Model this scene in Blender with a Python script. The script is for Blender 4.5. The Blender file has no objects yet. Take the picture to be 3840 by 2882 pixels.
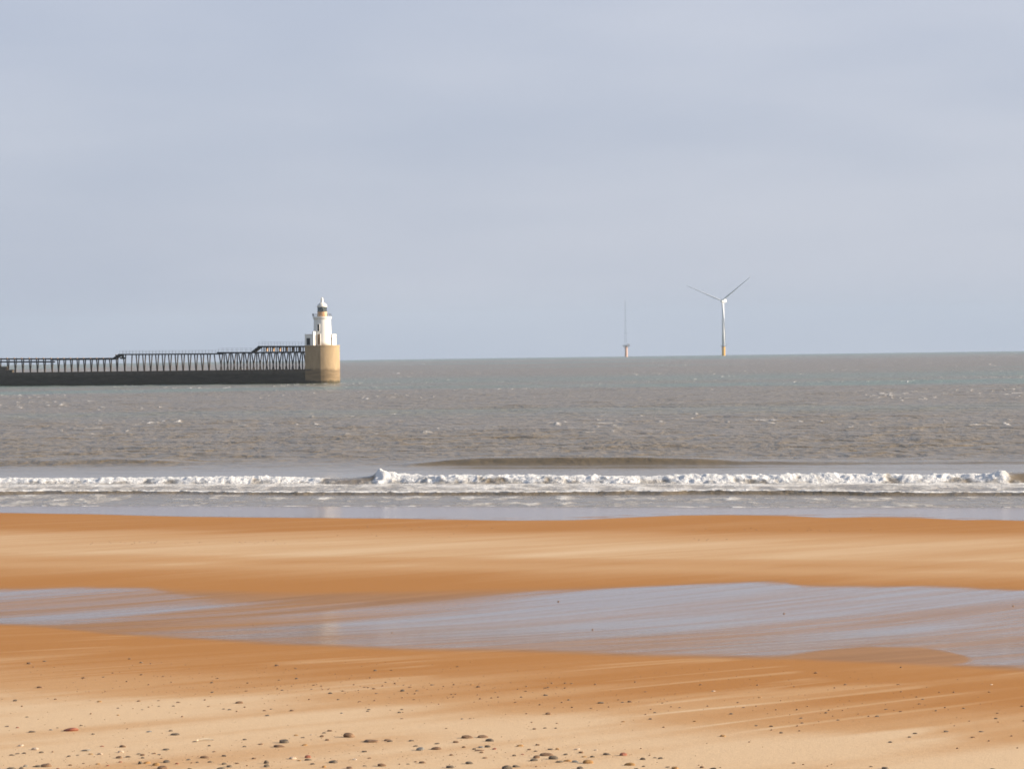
import bpy, math, random
import numpy as np
from mathutils import Matrix, Vector

# ------------------------------------------------------------------ camera, sky, sun, exposure
SC = bpy.context.scene
COL = SC.collection
F = 11000.0                 # focal length in photograph pixels (3840 wide)
HC = 8.0                    # eye height above the sea
RHO = 0.01347               # roll
PITCH = math.atan(116.7 / F)
RE = 6.371e6                # the sea follows the curve of the earth
SP, CP, SR, CR = math.sin(PITCH), math.cos(PITCH), math.sin(RHO), math.cos(RHO)

cam = bpy.data.cameras.new('camera')
co = bpy.data.objects.new('camera', cam)
COL.objects.link(co)
X = Vector((1, 0, 0)); DN = Vector((0, -SP, -CP)); FW = Vector((0, CP, -SP))
rt = CR * X + SR * DN
up = SR * X - CR * DN
m = Matrix((rt, up, -FW)).transposed().to_4x4()
m.translation = (0, 0, HC)
co.matrix_world = m
cam.sensor_width = 36.0
cam.lens = 36.0 * F / 3840.0
cam.clip_start = 0.5
cam.clip_end = 60000
SC.camera = co

SUN_EL = math.radians(19)
SUN_AZ = math.radians(6)    # turned this far from due right towards the viewer
sd = Vector((math.cos(SUN_EL) * math.cos(SUN_AZ), -math.cos(SUN_EL) * math.sin(SUN_AZ), math.sin(SUN_EL)))
sl = bpy.data.lights.new('sun', 'SUN')
sl.energy = 5.0
sl.angle = math.radians(0.5)
sl.color = (1.0, 0.87, 0.70)
so = bpy.data.objects.new('sun', sl)
COL.objects.link(so)
so.rotation_euler = sd.to_track_quat('Z', 'Y').to_euler()
so.location = (60, 0, 60)

vs = SC.view_settings
vs.view_transform = 'Standard'
vs.look = 'None'
vs.gamma = 1.0
vs.exposure = 0.8
try:
    SC.render.filter_size = 1.7
    SC.cycles.filter_width = 1.7
    SC.cycles.volume_bounces = 0
    SC.cycles.max_bounces = 6
except Exception:
    pass


class NT:
    """small node-tree helper"""
    def __init__(self, tree):
        self.t = tree
        tree.nodes.clear()

    def n(self, typ, **kw):
        nd = self.t.nodes.new(typ)
        ins = kw.pop('ins', {})
        for k, v in kw.items():
            setattr(nd, k, v)
        for k, v in ins.items():
            self.put(nd.inputs[k], v)
        return nd

    def put(self, sock, v):
        if isinstance(v, bpy.types.NodeSocket):
            self.t.links.new(v, sock)
        else:
            if isinstance(v, (tuple, list)) and len(v) == 3 and sock.type == 'RGBA':
                v = (*v, 1.0)
            sock.default_value = v

    def math(self, op, a, b=0.0, c=None, clamp=False):
        nd = self.n('ShaderNodeMath', operation=op, use_clamp=clamp)
        self.put(nd.inputs[0], a); self.put(nd.inputs[1], b)
        if c is not None:
            self.put(nd.inputs[2], c)
        return nd.outputs[0]

    def mix(self, f, a, b):
        nd = self.n('ShaderNodeMix', data_type='RGBA')
        self.put(nd.inputs[0], f); self.put(nd.inputs[6], a); self.put(nd.inputs[7], b)
        return nd.outputs[2]

    def mixf(self, f, a, b):
        nd = self.n('ShaderNodeMix', data_type='FLOAT')
        self.put(nd.inputs[0], f); self.put(nd.inputs[2], a); self.put(nd.inputs[3], b)
        return nd.outputs[0]

    def rng(self, v, a, b, c=0.0, d=1.0, smooth=True):
        nd = self.n('ShaderNodeMapRange', interpolation_type='SMOOTHSTEP' if smooth else 'LINEAR')
        self.put(nd.inputs[0], v)
        for i, q in enumerate((a, b, c, d)):
            nd.inputs[i + 1].default_value = q
        return nd.outputs[0]

    def noise(self, vec, scale=(1, 1, 1), detail=3.0, rough=0.55, rot=0.0, s=1.0):
        mp = self.n('ShaderNodeMapping')
        self.put(mp.inputs[0], vec)
        if rot:
            # rotate first (mapping order is scale, rotate), so chain a rotation
            mp.inputs['Rotation'].default_value = (0, 0, rot)
            mp2 = self.n('ShaderNodeMapping')
            self.put(mp2.inputs[0], mp.outputs[0])
            mp2.inputs['Scale'].default_value = scale
            mp = mp2
        else:
            mp.inputs['Scale'].default_value = scale
        nd = self.n('ShaderNodeTexNoise')
        self.put(nd.inputs['Vector'], mp.outputs[0])
        nd.inputs['Scale'].default_value = s
        nd.inputs['Detail'].default_value = detail
        nd.inputs['Roughness'].default_value = rough
        return nd.outputs[0]

    def attr(self, name):
        return self.n('ShaderNodeAttribute', attribute_name=name).outputs['Fac']

    def pos(self):
        return self.n('ShaderNodeNewGeometry').outputs['Position']

    def bump(self, h, strength, dist):
        nd = self.n('ShaderNodeBump')
        nd.inputs['Strength'].default_value = strength
        nd.inputs['Distance'].default_value = dist
        self.put(nd.inputs['Height'], h)
        return nd.outputs[0]

    def bsdf(self, color, rough=0.6, spec=0.5, ior=1.45, normal=None, metal=0.0, **kw):
        b = self.n('ShaderNodeBsdfPrincipled')
        self.put(b.inputs['Base Color'], color)
        self.put(b.inputs['Roughness'], rough)
        self.put(b.inputs['Specular IOR Level'], spec)
        self.put(b.inputs['IOR'], ior)
        self.put(b.inputs['Metallic'], metal)
        if normal is not None:
            self.put(b.inputs['Normal'], normal)
        for k, v in kw.items():
            self.put(b.inputs[k], v)
        return b.outputs[0]

    def out(self, s):
        o = self.n('ShaderNodeOutputMaterial')
        self.t.links.new(s, o.inputs['Surface'])


def mat(name):
    mt = bpy.data.materials.new(name)
    mt.use_nodes = True
    return mt, NT(mt.node_tree)


# world: clear sky behind a thin bright veil of high cloud
W = bpy.data.worlds.new('World')
SC.world = W
W.use_nodes = True
w = NT(W.node_tree)
skyt = w.n('ShaderNodeTexSky', sky_type='NISHITA')
skyt.sun_disc = False
skyt.sun_elevation = SUN_EL
skyt.sun_rotation = math.radians(90) + SUN_AZ
skyt.air_density = 1.0
skyt.dust_density = 1.5
gd = w.n('ShaderNodeTexCoord').outputs['Generated']
sep = w.n('ShaderNodeSeparateXYZ')
w.put(sep.inputs[0], gd)
n1 = w.noise(gd, (5, 5, 18), 2.0, 0.45)
n2 = w.noise(gd, (13, 13, 60), 3.0, 0.5)
nn = w.math('ADD', w.math('MULTIPLY', n1, 0.72), w.math('MULTIPLY', n2, 0.26))
# the veil is brighter towards the sun on the right
sunside = w.math('MULTIPLY', w.rng(sep.outputs[0], -0.2, 0.2, 0, 1, False), 0.26)
f = w.rng(w.math('ADD', w.math('MULTIPLY', nn, 1.1), sunside), 0.42, 0.95)
veil = w.mix(f, (2.72, 2.96, 3.74), (3.40, 3.54, 4.18))
thin = w.rng(sep.outputs[2], 0.12, 0.7, 0.88, 0.25)
skyc = w.mix(thin, skyt.outputs[0], veil)
bg = w.n('ShaderNodeBackground')
w.put(bg.inputs[0], skyc)
bg.inputs[1].default_value = 0.1
wo = w.n('ShaderNodeOutputWorld')
w.t.links.new(bg.outputs[0], wo.inputs['Surface'])


# ------------------------------------------------------------------ numeric helpers
def ray(px, py):
    """direction through a pixel of the photograph, scaled so y = 1 -> (x, z slope)"""
    dx = np.asarray(px, float) - 1920.0
    dy = np.asarray(py, float) - 1441.0
    u = dx * CR - dy * SR
    v = dx * SR + dy * CR
    yy = F * CP - v * SP
    dn = F * SP + v * CP
    return u / yy, -dn / yy


def at(px, py, y):
    a, b = ray(px, py)
    return Vector((float(a) * y, y, HC + float(b) * y))


_tabs = {}
def vnoise(x, y, seed=0):
    if seed not in _tabs:
        _tabs[seed] = np.random.RandomState(seed + 11).rand(256, 256)
    T = _tabs[seed]
    xi = np.floor(x).astype(np.int64); yi = np.floor(y).astype(np.int64)
    fx = x - xi; fy = y - yi
    fx = fx * fx * (3 - 2 * fx); fy = fy * fy * (3 - 2 * fy)
    x0 = xi & 255; x1 = (xi + 1) & 255; y0 = yi & 255; y1 = (yi + 1) & 255
    a = T[x0, y0]; b = T[x1, y0]; c = T[x0, y1]; d = T[x1, y1]
    return (a + (b - a) * fx) * (1 - fy) + (c + (d - c) * fx) * fy


def fbm(x, y, seed=0, octv=3, gain=0.5):
    s = 0; a = 1.0; t = 0
    for o in range(octv):
        s = s + a * vnoise(x * 2 ** o + 17.3 * o, y * 2 ** o + 5.1 * o, seed + o)
        t += a; a *= gain
    return s / t


def sst(a, b, x):
    t = np.clip((x - a) / (b - a), 0, 1)
    return t * t * (3 - 2 * t)


# beach profile: height against distance r measured square to the shore
_pr = np.array([-120, -60, 0, 15, 30, 40, 46, 52, 56, 60, 64, 68, 72, 78, 84, 92, 100, 115, 130, 140, 146, 150, 153, 156, 165, 180, 260.])
_pz = np.array([7.4, 6.4, 4.9, 4.25, 3.6, 3.18, 2.92, 2.64, 2.43, 2.20, 1.995, 1.86, 1.77, 1.68, 1.58, 1.42, 1.25, 0.84, 0.43, 0.20, 0.125, 0.07, 0.0, -0.10, -0.3, -0.7, -2.4])
_tr = np.linspace(-120, 260, 3801)
_tz = np.interp(_tr, _pr, _pz)
_k = np.exp(-(np.arange(-60, 61) / 16.0) ** 2); _k /= _k.sum()
_tz = np.convolve(np.pad(_tz, 60, mode='edge'), _k, 'valid')
def rco(x, y):
    return y + 0.30 * 60 * np.tanh(np.asarray(x) / 60.0)
def ground(x, y):
    x = np.asarray(x, float); y = np.asarray(y, float)
    r = rco(x, y)
    return np.interp(r, _tr, _tz) + 0.014 * (vnoise(x / 4 + 50, y / 9 + 50, 40) - 0.5)

_ys = np.linspace(170, 18, 6000)
def unproject(px, py):
    """where the line of sight of a photograph pixel meets the beach"""
    a, b = ray(px, py)
    f_ = HC + b * _ys - ground(a * _ys, _ys)
    i = np.nonzero(f_[::-1] <= 0)[0]
    k = len(_ys) - 1 - (i[0] if len(i) else 0)
    y = _ys[k]
    return float(a * y), float(y)


# ------------------------------------------------------------------ object helpers
class MB:
    def __init__(self):
        self.v = []; self.f = []

    def add(self, vs, fs):
        o = len(self.v)
        self.v += [tuple(q) for q in vs]
        self.f += [tuple(i + o for i in q) for q in fs]
        return self

    def obox(self, c, ax, ay, az):
        """box from centre and three half-axis vectors"""
        c = Vector(c); ax = Vector(ax); ay = Vector(ay); az = Vector(az)
        vs = [c + sx * ax + sy * ay + sz * az for sz in (-1, 1) for sx, sy in ((-1, -1), (1, -1), (1, 1), (-1, 1))]
        return self.add(vs, [(3, 2, 1, 0), (4, 5, 6, 7), (0, 1, 5, 4), (1, 2, 6, 5), (2, 3, 7, 6), (3, 0, 4, 7)])

    def bar(self, a, b, w, d=None, side=None):
        a = Vector(a); b = Vector(b); d = d or w
        t = (b - a).normalized()
        s = Vector(side) if side else (Vector((0, 0, 1)) if abs(t.z) < 0.9 else Vector((1, 0, 0)))
        n = t.cross(s).normalized(); s = n.cross(t).normalized()
        return self.obox((a + b) / 2, n * d / 2, t * (b - a).length / 2, s * w / 2)

    def lathe(self, prof, seg=32, c=(0, 0, 0)):
        c = Vector(c); o = []
        for r, z in prof:
            for i in range(seg):
                an = 2 * math.pi * i / seg
                o.append(c + Vector((r * math.cos(an), r * math.sin(an), z)))
        fs = []
        for j in range(len(prof) - 1):
            for i in range(seg):
                k = (i + 1) % seg
                fs.append((j * seg + i, j * seg + k, (j + 1) * seg + k, (j + 1) * seg + i))
        fs.append(tuple(range(seg - 1, -1, -1)))
        fs.append(tuple((len(prof) - 1) * seg + i for i in range(seg)))
        return self.add(o, fs)

    def prism(self, pts, z0, z1):
        n = len(pts)
        vs = [(x, y, z0) for x, y in pts] + [(x, y, z1) for x, y in pts]
        fs = [(i, (i + 1) % n, n + (i + 1) % n, n + i) for i in range(n)]
        return self.add(vs, fs + [tuple(range(n - 1, -1, -1)), tuple(range(n, 2 * n))])

    def ring(self, r, z, t, seg=24, c=(0, 0, 0)):
        c = Vector(c)
        for i in range(seg):
            a = 2 * math.pi * i / seg; b = 2 * math.pi * (i + 1) / seg
            self.bar(c + Vector((r * math.cos(a), r * math.sin(a), z)), c + Vector((r * math.cos(b), r * math.sin(b), z)), t)
        return self

    def build(self, name, mt, parent=None, smooth=False):
        me = bpy.data.meshes.new(name)
        me.from_pydata(self.v, [], self.f)
        if mt: me.materials.append(mt)
        me.update()
        if smooth:
            me.polygons.foreach_set('use_smooth', [True] * len(me.polygons))
        o = bpy.data.objects.new(name, me)
        COL.objects.link(o)
        if parent:
            o.parent = parent
        return o


def tag(o, label=None, cat=None, group=None, kind=None):
    for k, v in (('label', label), ('category', cat), ('group', group), ('kind', kind)):
        if v: o[k] = v
    return o


def empty(name, loc):
    o = bpy.data.objects.new(name, None)
    o.location = loc
    COL.objects.link(o)
    return o


def grid_mesh(name, P, attrs, mt, keep=None):
    """P: rows x cols x 3; keep: bool per face"""
    R, C = P.shape[:2]
    idx = np.arange(R * C).reshape(R, C)
    q = np.stack([idx[:-1, :-1], idx[:-1, 1:], idx[1:, 1:], idx[1:, :-1]], -1).reshape(-1, 4)
    if keep is not None:
        q = q[keep.reshape(-1)]
    used, inv = np.unique(q, return_inverse=True)
    q = inv.reshape(-1, 4)
    v = P.reshape(-1, 3)[used]
    me = bpy.data.meshes.new(name)
    me.vertices.add(len(v)); me.vertices.foreach_set('co', v.astype(np.float32).ravel())
    me.loops.add(q.size); me.loops.foreach_set('vertex_index', q.astype(np.int32).ravel())
    me.polygons.add(len(q))
    me.polygons.foreach_set('loop_start', np.arange(0, q.size, 4, dtype=np.int32))
    me.update(calc_edges=True)
    me.polygons.foreach_set('use_smooth', np.ones(len(q), bool))
    for k, a in attrs.items():
        at_ = me.attributes.new(k, 'FLOAT', 'POINT')
        at_.data.foreach_set('value', a.reshape(-1)[used].astype(np.float32))
    me.materials.append(mt)
    me.validate()
    o = bpy.data.objects.new(name, me)
    COL.objects.link(o)
    return o


def cols(dense, n, outs):
    o = np.array(outs)
    return np.concatenate([-o[::-1], np.linspace(-dense, dense, n), o])


# ------------------------------------------------------------------ sea
def sea_material():
    mt, t = mat('sea_water')
    p = t.pos()
    foam = t.attr('foam'); tint = t.attr('tint'); calm = t.attr('calm')
    lace = t.noise(p, (1.0, 0.55, 1.0), 5.0, 0.65, s=2.2)
    fm = t.rng(t.math('ADD', t.math('MULTIPLY', foam, 1.25), t.math('MULTIPLY', t.math('SUBTRACT', lace, 0.5), 0.75)), 0.18, 0.95)
    body = t.mix(tint, (0.188, 0.142, 0.082), (0.130, 0.178, 0.132))
    mott = t.noise(p, (0.035, 0.02, 1), 3.0, 0.6)
    body = t.mix(t.rng(mott, 0.3, 0.7), body, t.mix(0.45, body, (0.20, 0.17, 0.135)))
    color = t.mix(fm, body, (0.80, 0.785, 0.76))
    h1 = t.noise(p, (0.9, 0.9, 0.9), 4.0, 0.6)
    h2 = t.noise(p, (0.16, 0.22, 0.2), 3.0, 0.55)
    h = t.math('ADD', t.math('MULTIPLY', h1, t.mixf(calm, 0.45, 0.04)), t.math('MULTIPLY', h2, t.mixf(calm, 1.05, 0.15)))
    fb = t.noise(p, (1, 1, 1), 4.0, 0.7, s=3.5)
    h = t.math('ADD', h, t.math('MULTIPLY', fb, t.math('MULTIPLY', fm, 0.22)))
    nrm = t.bump(h, 1.0, 1.0)
    rough = t.mixf(fm, t.mixf(calm, 0.28, 0.16), 0.9)
    spec = t.mixf(fm, t.mixf(calm, 0.29, 0.5), 0.1)
    t.out(t.bsdf(color, rough, spec, 1.33, nrm))
    return mt


def build_sea():
    cl = cols(0.19, 900, [0.21, 0.24, 0.28, 0.34, 0.42, 0.55, 0.8, 1.2, 2.0, 3.2])
    rs = [145.0]
    while rs[-1] < 15500:
        r = rs[-1]
        rs.append(r + (0.16 if r < 222 else max(0.16, 0.0125 * (r - 222) + 0.16)))
    rs = np.array(rs)
    T, Rr = np.meshgrid(cl, rs)
    Y = Rr.copy()
    for _ in range(10):
        Y = Rr - 0.30 * 60 * np.tanh(T * Y / 60.0)
    Xx = T * Y
    Z = np.zeros_like(Y)
    # wind chop
    rng = random.Random(5)
    jx = 6 * fbm(Xx / 25, Y / 25, 3, 2); jy = 6 * fbm(Xx / 25 + 40, Y / 25, 6, 2)
    chop = np.zeros_like(Y)
    for i in range(30):
        lam = 1.3 * (15 / 1.3) ** (i / 29.0)
        an = math.radians(-100 + rng.gauss(0, 34))
        k = 2 * math.pi / lam
        ph = k * ((Xx + jx) * math.cos(an) + (Y + jy) * math.sin(an)) + rng.uniform(0, 6.28)
        chop += 0.0054 * lam ** 0.68 * np.sin(ph)
    grp = 0.45 + 1.1 * fbm(Xx / 30, Y / 45, 20, 2)
    near = sst(186, 240, Rr)
    flat = np.exp(-((Rr - 207.5) / 4.5) ** 2) * sst(-0.060, -0.02, Xx / Y)
    Z += chop * grp * (0.05 + 0.95 * near) * (1 - 0.6 * flat)
    # swells running in behind the breaker
    wig = 2.4 * (vnoise(Xx / 22 + 9, Xx * 0 + 3.3, 30) - 0.5)
    def ridge(q, front, back):
        return np.where(q < 0, np.exp(-(q / front) ** 2), np.exp(-(q / back) ** 2))
    u = Xx / Y
    m1 = sst(-0.050, -0.005, u) * (1 - 0.8 * sst(0.03, 0.12, u))
    Z += 0.55 * m1 * ridge(Rr - (210.0 + 0.6 * wig), 1.0, 6.0) - 0.12 * m1 * ridge(Rr - (206 + wig), 2.0, 2.0)
    m2 = 1 - sst(-0.15, -0.085, u)
    Z += 0.42 * m2 * ridge(Rr - (215 + 0.5 * wig), 1.6, 6.0)
    for rc_, hh in ((240, 0.24), (265, 0.28), (300, 0.26), (352, 0.34), (430, 0.4)):
        pm = sst(0.45, 0.75, vnoise(Xx / 30 + rc_, Xx * 0 + 1.5, 31))
        Z += hh * pm * ridge(Rr - (rc_ + 2 * wig), 2.2, 8.0)
    # the breaker
    w1 = 2.0 * (vnoise(Xx / 9 + 3, Xx * 0, 33) - 0.5) + 0.7 * (vnoise(Xx / 2.2, Xx * 0, 34) - 0.5)
    q = Rr - (181.3 + w1)
    H = 0.27 + 0.10 * sst(-0.06, -0.045, u) + 0.10 * (vnoise(Xx / 4, Xx * 0 + 8, 35) - 0.5)
    H = H + 0.12 * sst(0.160, 0.168, u)
    H = H + 0.14 * np.exp(-((u + 0.0445) / 0.0035) ** 2)
    ug = u + 0.006 * (vnoise(Xx / 0.7, Rr / 0.5, 55) - 0.5)
    gap = (sst(-0.0690, -0.0610, ug) * (1 - sst(-0.0485, -0.0460, u)) + sst(0.1672, 0.1700, ug)) * (0.6 + 0.4 * sst(0.38, 0.55, fbm(Xx / 1.4, Rr / 0.6, 56, 3)))
    gap = np.clip(gap, 0, 1)
    prof = np.where(q < 0, sst(-1.5, -0.1, q), np.exp(-(np.maximum(q, 0) / 4.0) ** 2))
    Z += H * prof - 0.06 * gap * np.exp(-((q + 2.4) / 1.2) ** 2)
    roll = sst(-2.1, -1.0, q) * (1 - sst(0.6, 3.0, q))
    bil = np.abs(fbm(Xx / 0.5, Rr / 0.5, 41, 3) - 0.5) * 2
    bil2 = vnoise(Xx / 1.7, Rr / 1.2, 47)
    Z += roll * (1 - gap) * (0.13 * bil + 0.11 * (bil2 - 0.4) + 0.13 * (vnoise(Xx / 0.28, Rr / 0.35, 57) - 0.4)) * (H / 0.42)
    crest = np.exp(-((q - 0.2) / 0.7) ** 2) * (1 - gap)
    spray = np.maximum(vnoise(Xx / 0.45, Rr / 0.45, 52) - 0.55, 0) * 0.22
    Z += crest * spray
    splash = np.exp(-((u + 0.0450) / 0.0018) ** 2) * np.exp(-((q - 0.3) / 0.8) ** 2)
    Z += 0.22 * splash * (0.4 + vnoise(Xx / 0.25, Rr / 0.3, 53))
    # the small bore nearer the sand
    w2 = 2.6 * (vnoise(Xx / 12 + 30, Xx * 0, 36) - 0.5) + 0.5 * (vnoise(Xx / 1.4, Xx * 0, 37) - 0.5)
    q2 = Rr - (166.4 + w2)
    H2 = 0.14 + 0.07 * (vnoise(Xx / 6 + 4, Xx * 0, 38) - 0.5)
    Z += H2 * np.where(q2 < 0, sst(-0.45, 0, q2), 0.5 + 0.5 * np.exp(-(np.maximum(q2, 0) / 2.2) ** 2))* (1 - sst(176, 181, Rr))
    bore = sst(-0.05, 0.12, q2) * (1 - sst(0.7, 1.5, q2))
    Z += bore * 0.10 * np.abs(fbm(Xx / 0.5, Rr / 0.4, 61, 2) - 0.5) * 2
    # ripples on the shallows
    sh = sst(150, 156, Rr) * (1 - sst(178, 182, Rr))
    Z += sh * 0.035 * (fbm(Xx / 1.6, Rr / 0.9, 63, 3) - 0.5)
    # foam cover
    foam = np.zeros_like(Z)
    streak = fbm(Xx / 0.9, Rr / 2.2, 70, 4)
    bigp = fbm(Xx / 9, Rr / 3, 74, 2)
    foam = np.maximum(foam, (1 - gap) * sst(-2.2, -0.9, q) * (1 - sst(0.9, 2.2, q)) * np.clip(0.60 + 0.34 * sst(-1.2, 0.1, q) + 1.1 * (streak - 0.5) + 0.5 * (vnoise(Xx / 0.35, Rr / 0.4, 58) - 0.5), 0, 1))
    foam = np.maximum(foam, splash * 1.0)
    foam = np.maximum(foam, (1 - 0.7 * gap) * sst(0.5, 1.5, q) * (1 - sst(2.0, 9.0, q)) * (0.42 + 0.5 * (streak - 0.5)))
    wash = sst(0.2, 1.0, q2) * (1 - sst(-1.2, 0.0, q)) * (1 - 0.85 * gap * sst(-1.9, -1.2, q))
    foam = np.maximum(foam, wash * np.clip(0.42 + 0.12 * sst(-9, -3, q) - 0.12 * sst(-2.6, -1.6, q) + 0.55 * (streak - 0.5) + 0.25 * (bigp - 0.5), 0, 0.85))
    foam = np.maximum(foam, bore * np.clip(0.85 + 0.6 * (vnoise(Xx / 0.8, Rr * 0, 78) - 0.5), 0, 1))
    inner = (1 - sst(-1.2, -0.4, q2)) * sst(151.5, 154, Rr)
    foam = np.maximum(foam, inner * np.clip(0.22 + 0.9 * (streak - 0.5) + 0.4 * (bigp - 0.5), 0, 0.6))
    g = ground(Xx, Y)
    Z0 = Z + 0.03 * (fbm(Xx / 6, Rr / 6, 80, 2) - 0.5)
    Z = np.where(Rr < 160, Z0, Z)
    dep = Z - g
    edge = sst(0.0, 0.01, dep) * (1 - sst(0.02, 0.05, dep))
    foam = np.maximum(foam, edge * (0.12 + 0.5 * sst(0.5, 0.85, vnoise(Xx / 0.6, Rr / 0.5, 82)) * (0.3 + vnoise(Xx / 5, Rr * 0, 83))))
    # whitecaps
    dd = np.maximum(Y, 1)
    wc = vnoise(Xx / 1.0 + 7, Y / 2.4, 90) * (0.65 + 0.7 * fbm(Xx / 22, Y / 60, 91, 2))
    far = sst(900, 3500, dd)
    cap = sst(0.84 - 0.14 * far, 1.06 - 0.14 * far, wc) * sst(235, 330, Rr)
    foam = np.maximum(foam, cap * 0.55)
    Z += 0.10 * cap
    # tint: greener water in bands
    ang = np.log(np.maximum(Rr, 150))
    tint = sst(0.48, 0.70, fbm(Xx / 260 + 3, ang * 5.5, 95, 2))
    tint = np.maximum(tint, 0.9 * np.exp(-((ang - math.log(905)) / 0.13) ** 2) * (0.5 + fbm(Xx / 120, ang * 3, 97, 2)))
    tint = np.maximum(tint, sst(2600, 5500, Rr)) * sst(330, 520, Rr)
    calm = np.maximum(1 - sst(188, 236, Rr), flat) * (0.62 + 0.38 * sst(176, 184, Rr))
    Z = Z - (Xx ** 2 + Y ** 2) / (2 * RE)
    P = np.stack([Xx, Y, Z], -1)
    o = grid_mesh('sea', P, {'foam': np.clip(foam, 0, 1), 'tint': np.clip(tint, 0, 1), 'calm': calm}, sea_material())
    tag(o, kind='structure')


build_sea()


# ------------------------------------------------------------------ beach
def sand_material():
    mt, t = mat('beach_sand')
    p = t.pos()
    damp = t.attr('damp'); wet = t.attr('wet')
    ROT = math.radians(37)
    fine = t.noise(p, (1, 1, 1), 4.0, 0.7, s=5.0)
    st = t.noise(p, (1.1, 0.09, 0.3), 4.0, 0.6, rot=ROT)
    dm = t.math('ADD', damp, t.math('MULTIPLY', t.math('SUBTRACT', st, 0.5), 0.30), clamp=True)
    dm = t.math('ADD', dm, t.math('MULTIPLY', t.math('SUBTRACT', fine, 0.5), 0.18), clamp=True)
    c = t.mix(t.rng(dm, 0.0, 0.5), (0.65, 0.465, 0.285), (0.52, 0.30, 0.14))
    c = t.mix(t.rng(dm, 0.45, 1.0), c, (0.415, 0.19, 0.058))
    gr = t.noise(p, (1, 1, 1), 3.0, 0.7, s=32.0)
    c = t.mix(t.rng(gr, 0.3, 0.75, 0.0, 0.22), c, t.mix(0.5, c, (0.10, 0.05, 0.03)))
    wst = t.noise(p, (1.5, 0.11, 0.3), 5.0, 0.62, rot=ROT)
    wg = t.noise(p, (1, 1, 1), 2.0, 0.6, s=7.0)
    ww = t.math('ADD', wet, t.math('MULTIPLY', t.math('SUBTRACT', wst, 0.5), 0.5))
    ww = t.math('ADD', ww, t.math('MULTIPLY', t.math('SUBTRACT', wg, 0.5), 0.35))
    wf = t.math('MULTIPLY', t.rng(ww, 0.08, 0.95, 0, 1, False), t.rng(wet, 0.0, 0.25))
    zone = t.attr('zone')
    c = t.mix(t.math('MULTIPLY', zone, 0.85), c, t.mix(t.rng(wst, 0.3, 0.7), (0.27, 0.155, 0.088), (0.35, 0.20, 0.11)))
    h = t.math('ADD', t.math('MULTIPLY', fine, 0.012), t.math('MULTIPLY', gr, 0.007))
    nrm = t.bump(h, 0.7, 1.0)
    sand = t.bsdf(c, 0.85, 0.12, 1.33, nrm)
    hw = t.noise(p, (1, 1, 1), 3.0, 0.6, s=3.0)
    film = t.bsdf((0.165, 0.09, 0.055), 0.13, 0.5, 1.33, t.bump(hw, 0.5, 0.008))
    mx = t.n('ShaderNodeMixShader')
    t.put(mx.inputs[0], wf); t.t.links.new(sand, mx.inputs[1]); t.t.links.new(film, mx.inputs[2])
    t.out(mx.outputs[0])
    return mt


def poly_to_world(pts):
    a = []
    for px, py in pts:
        x, y = unproject(px, py)
        a.append((x, y))
    return np.array(a)


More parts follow.
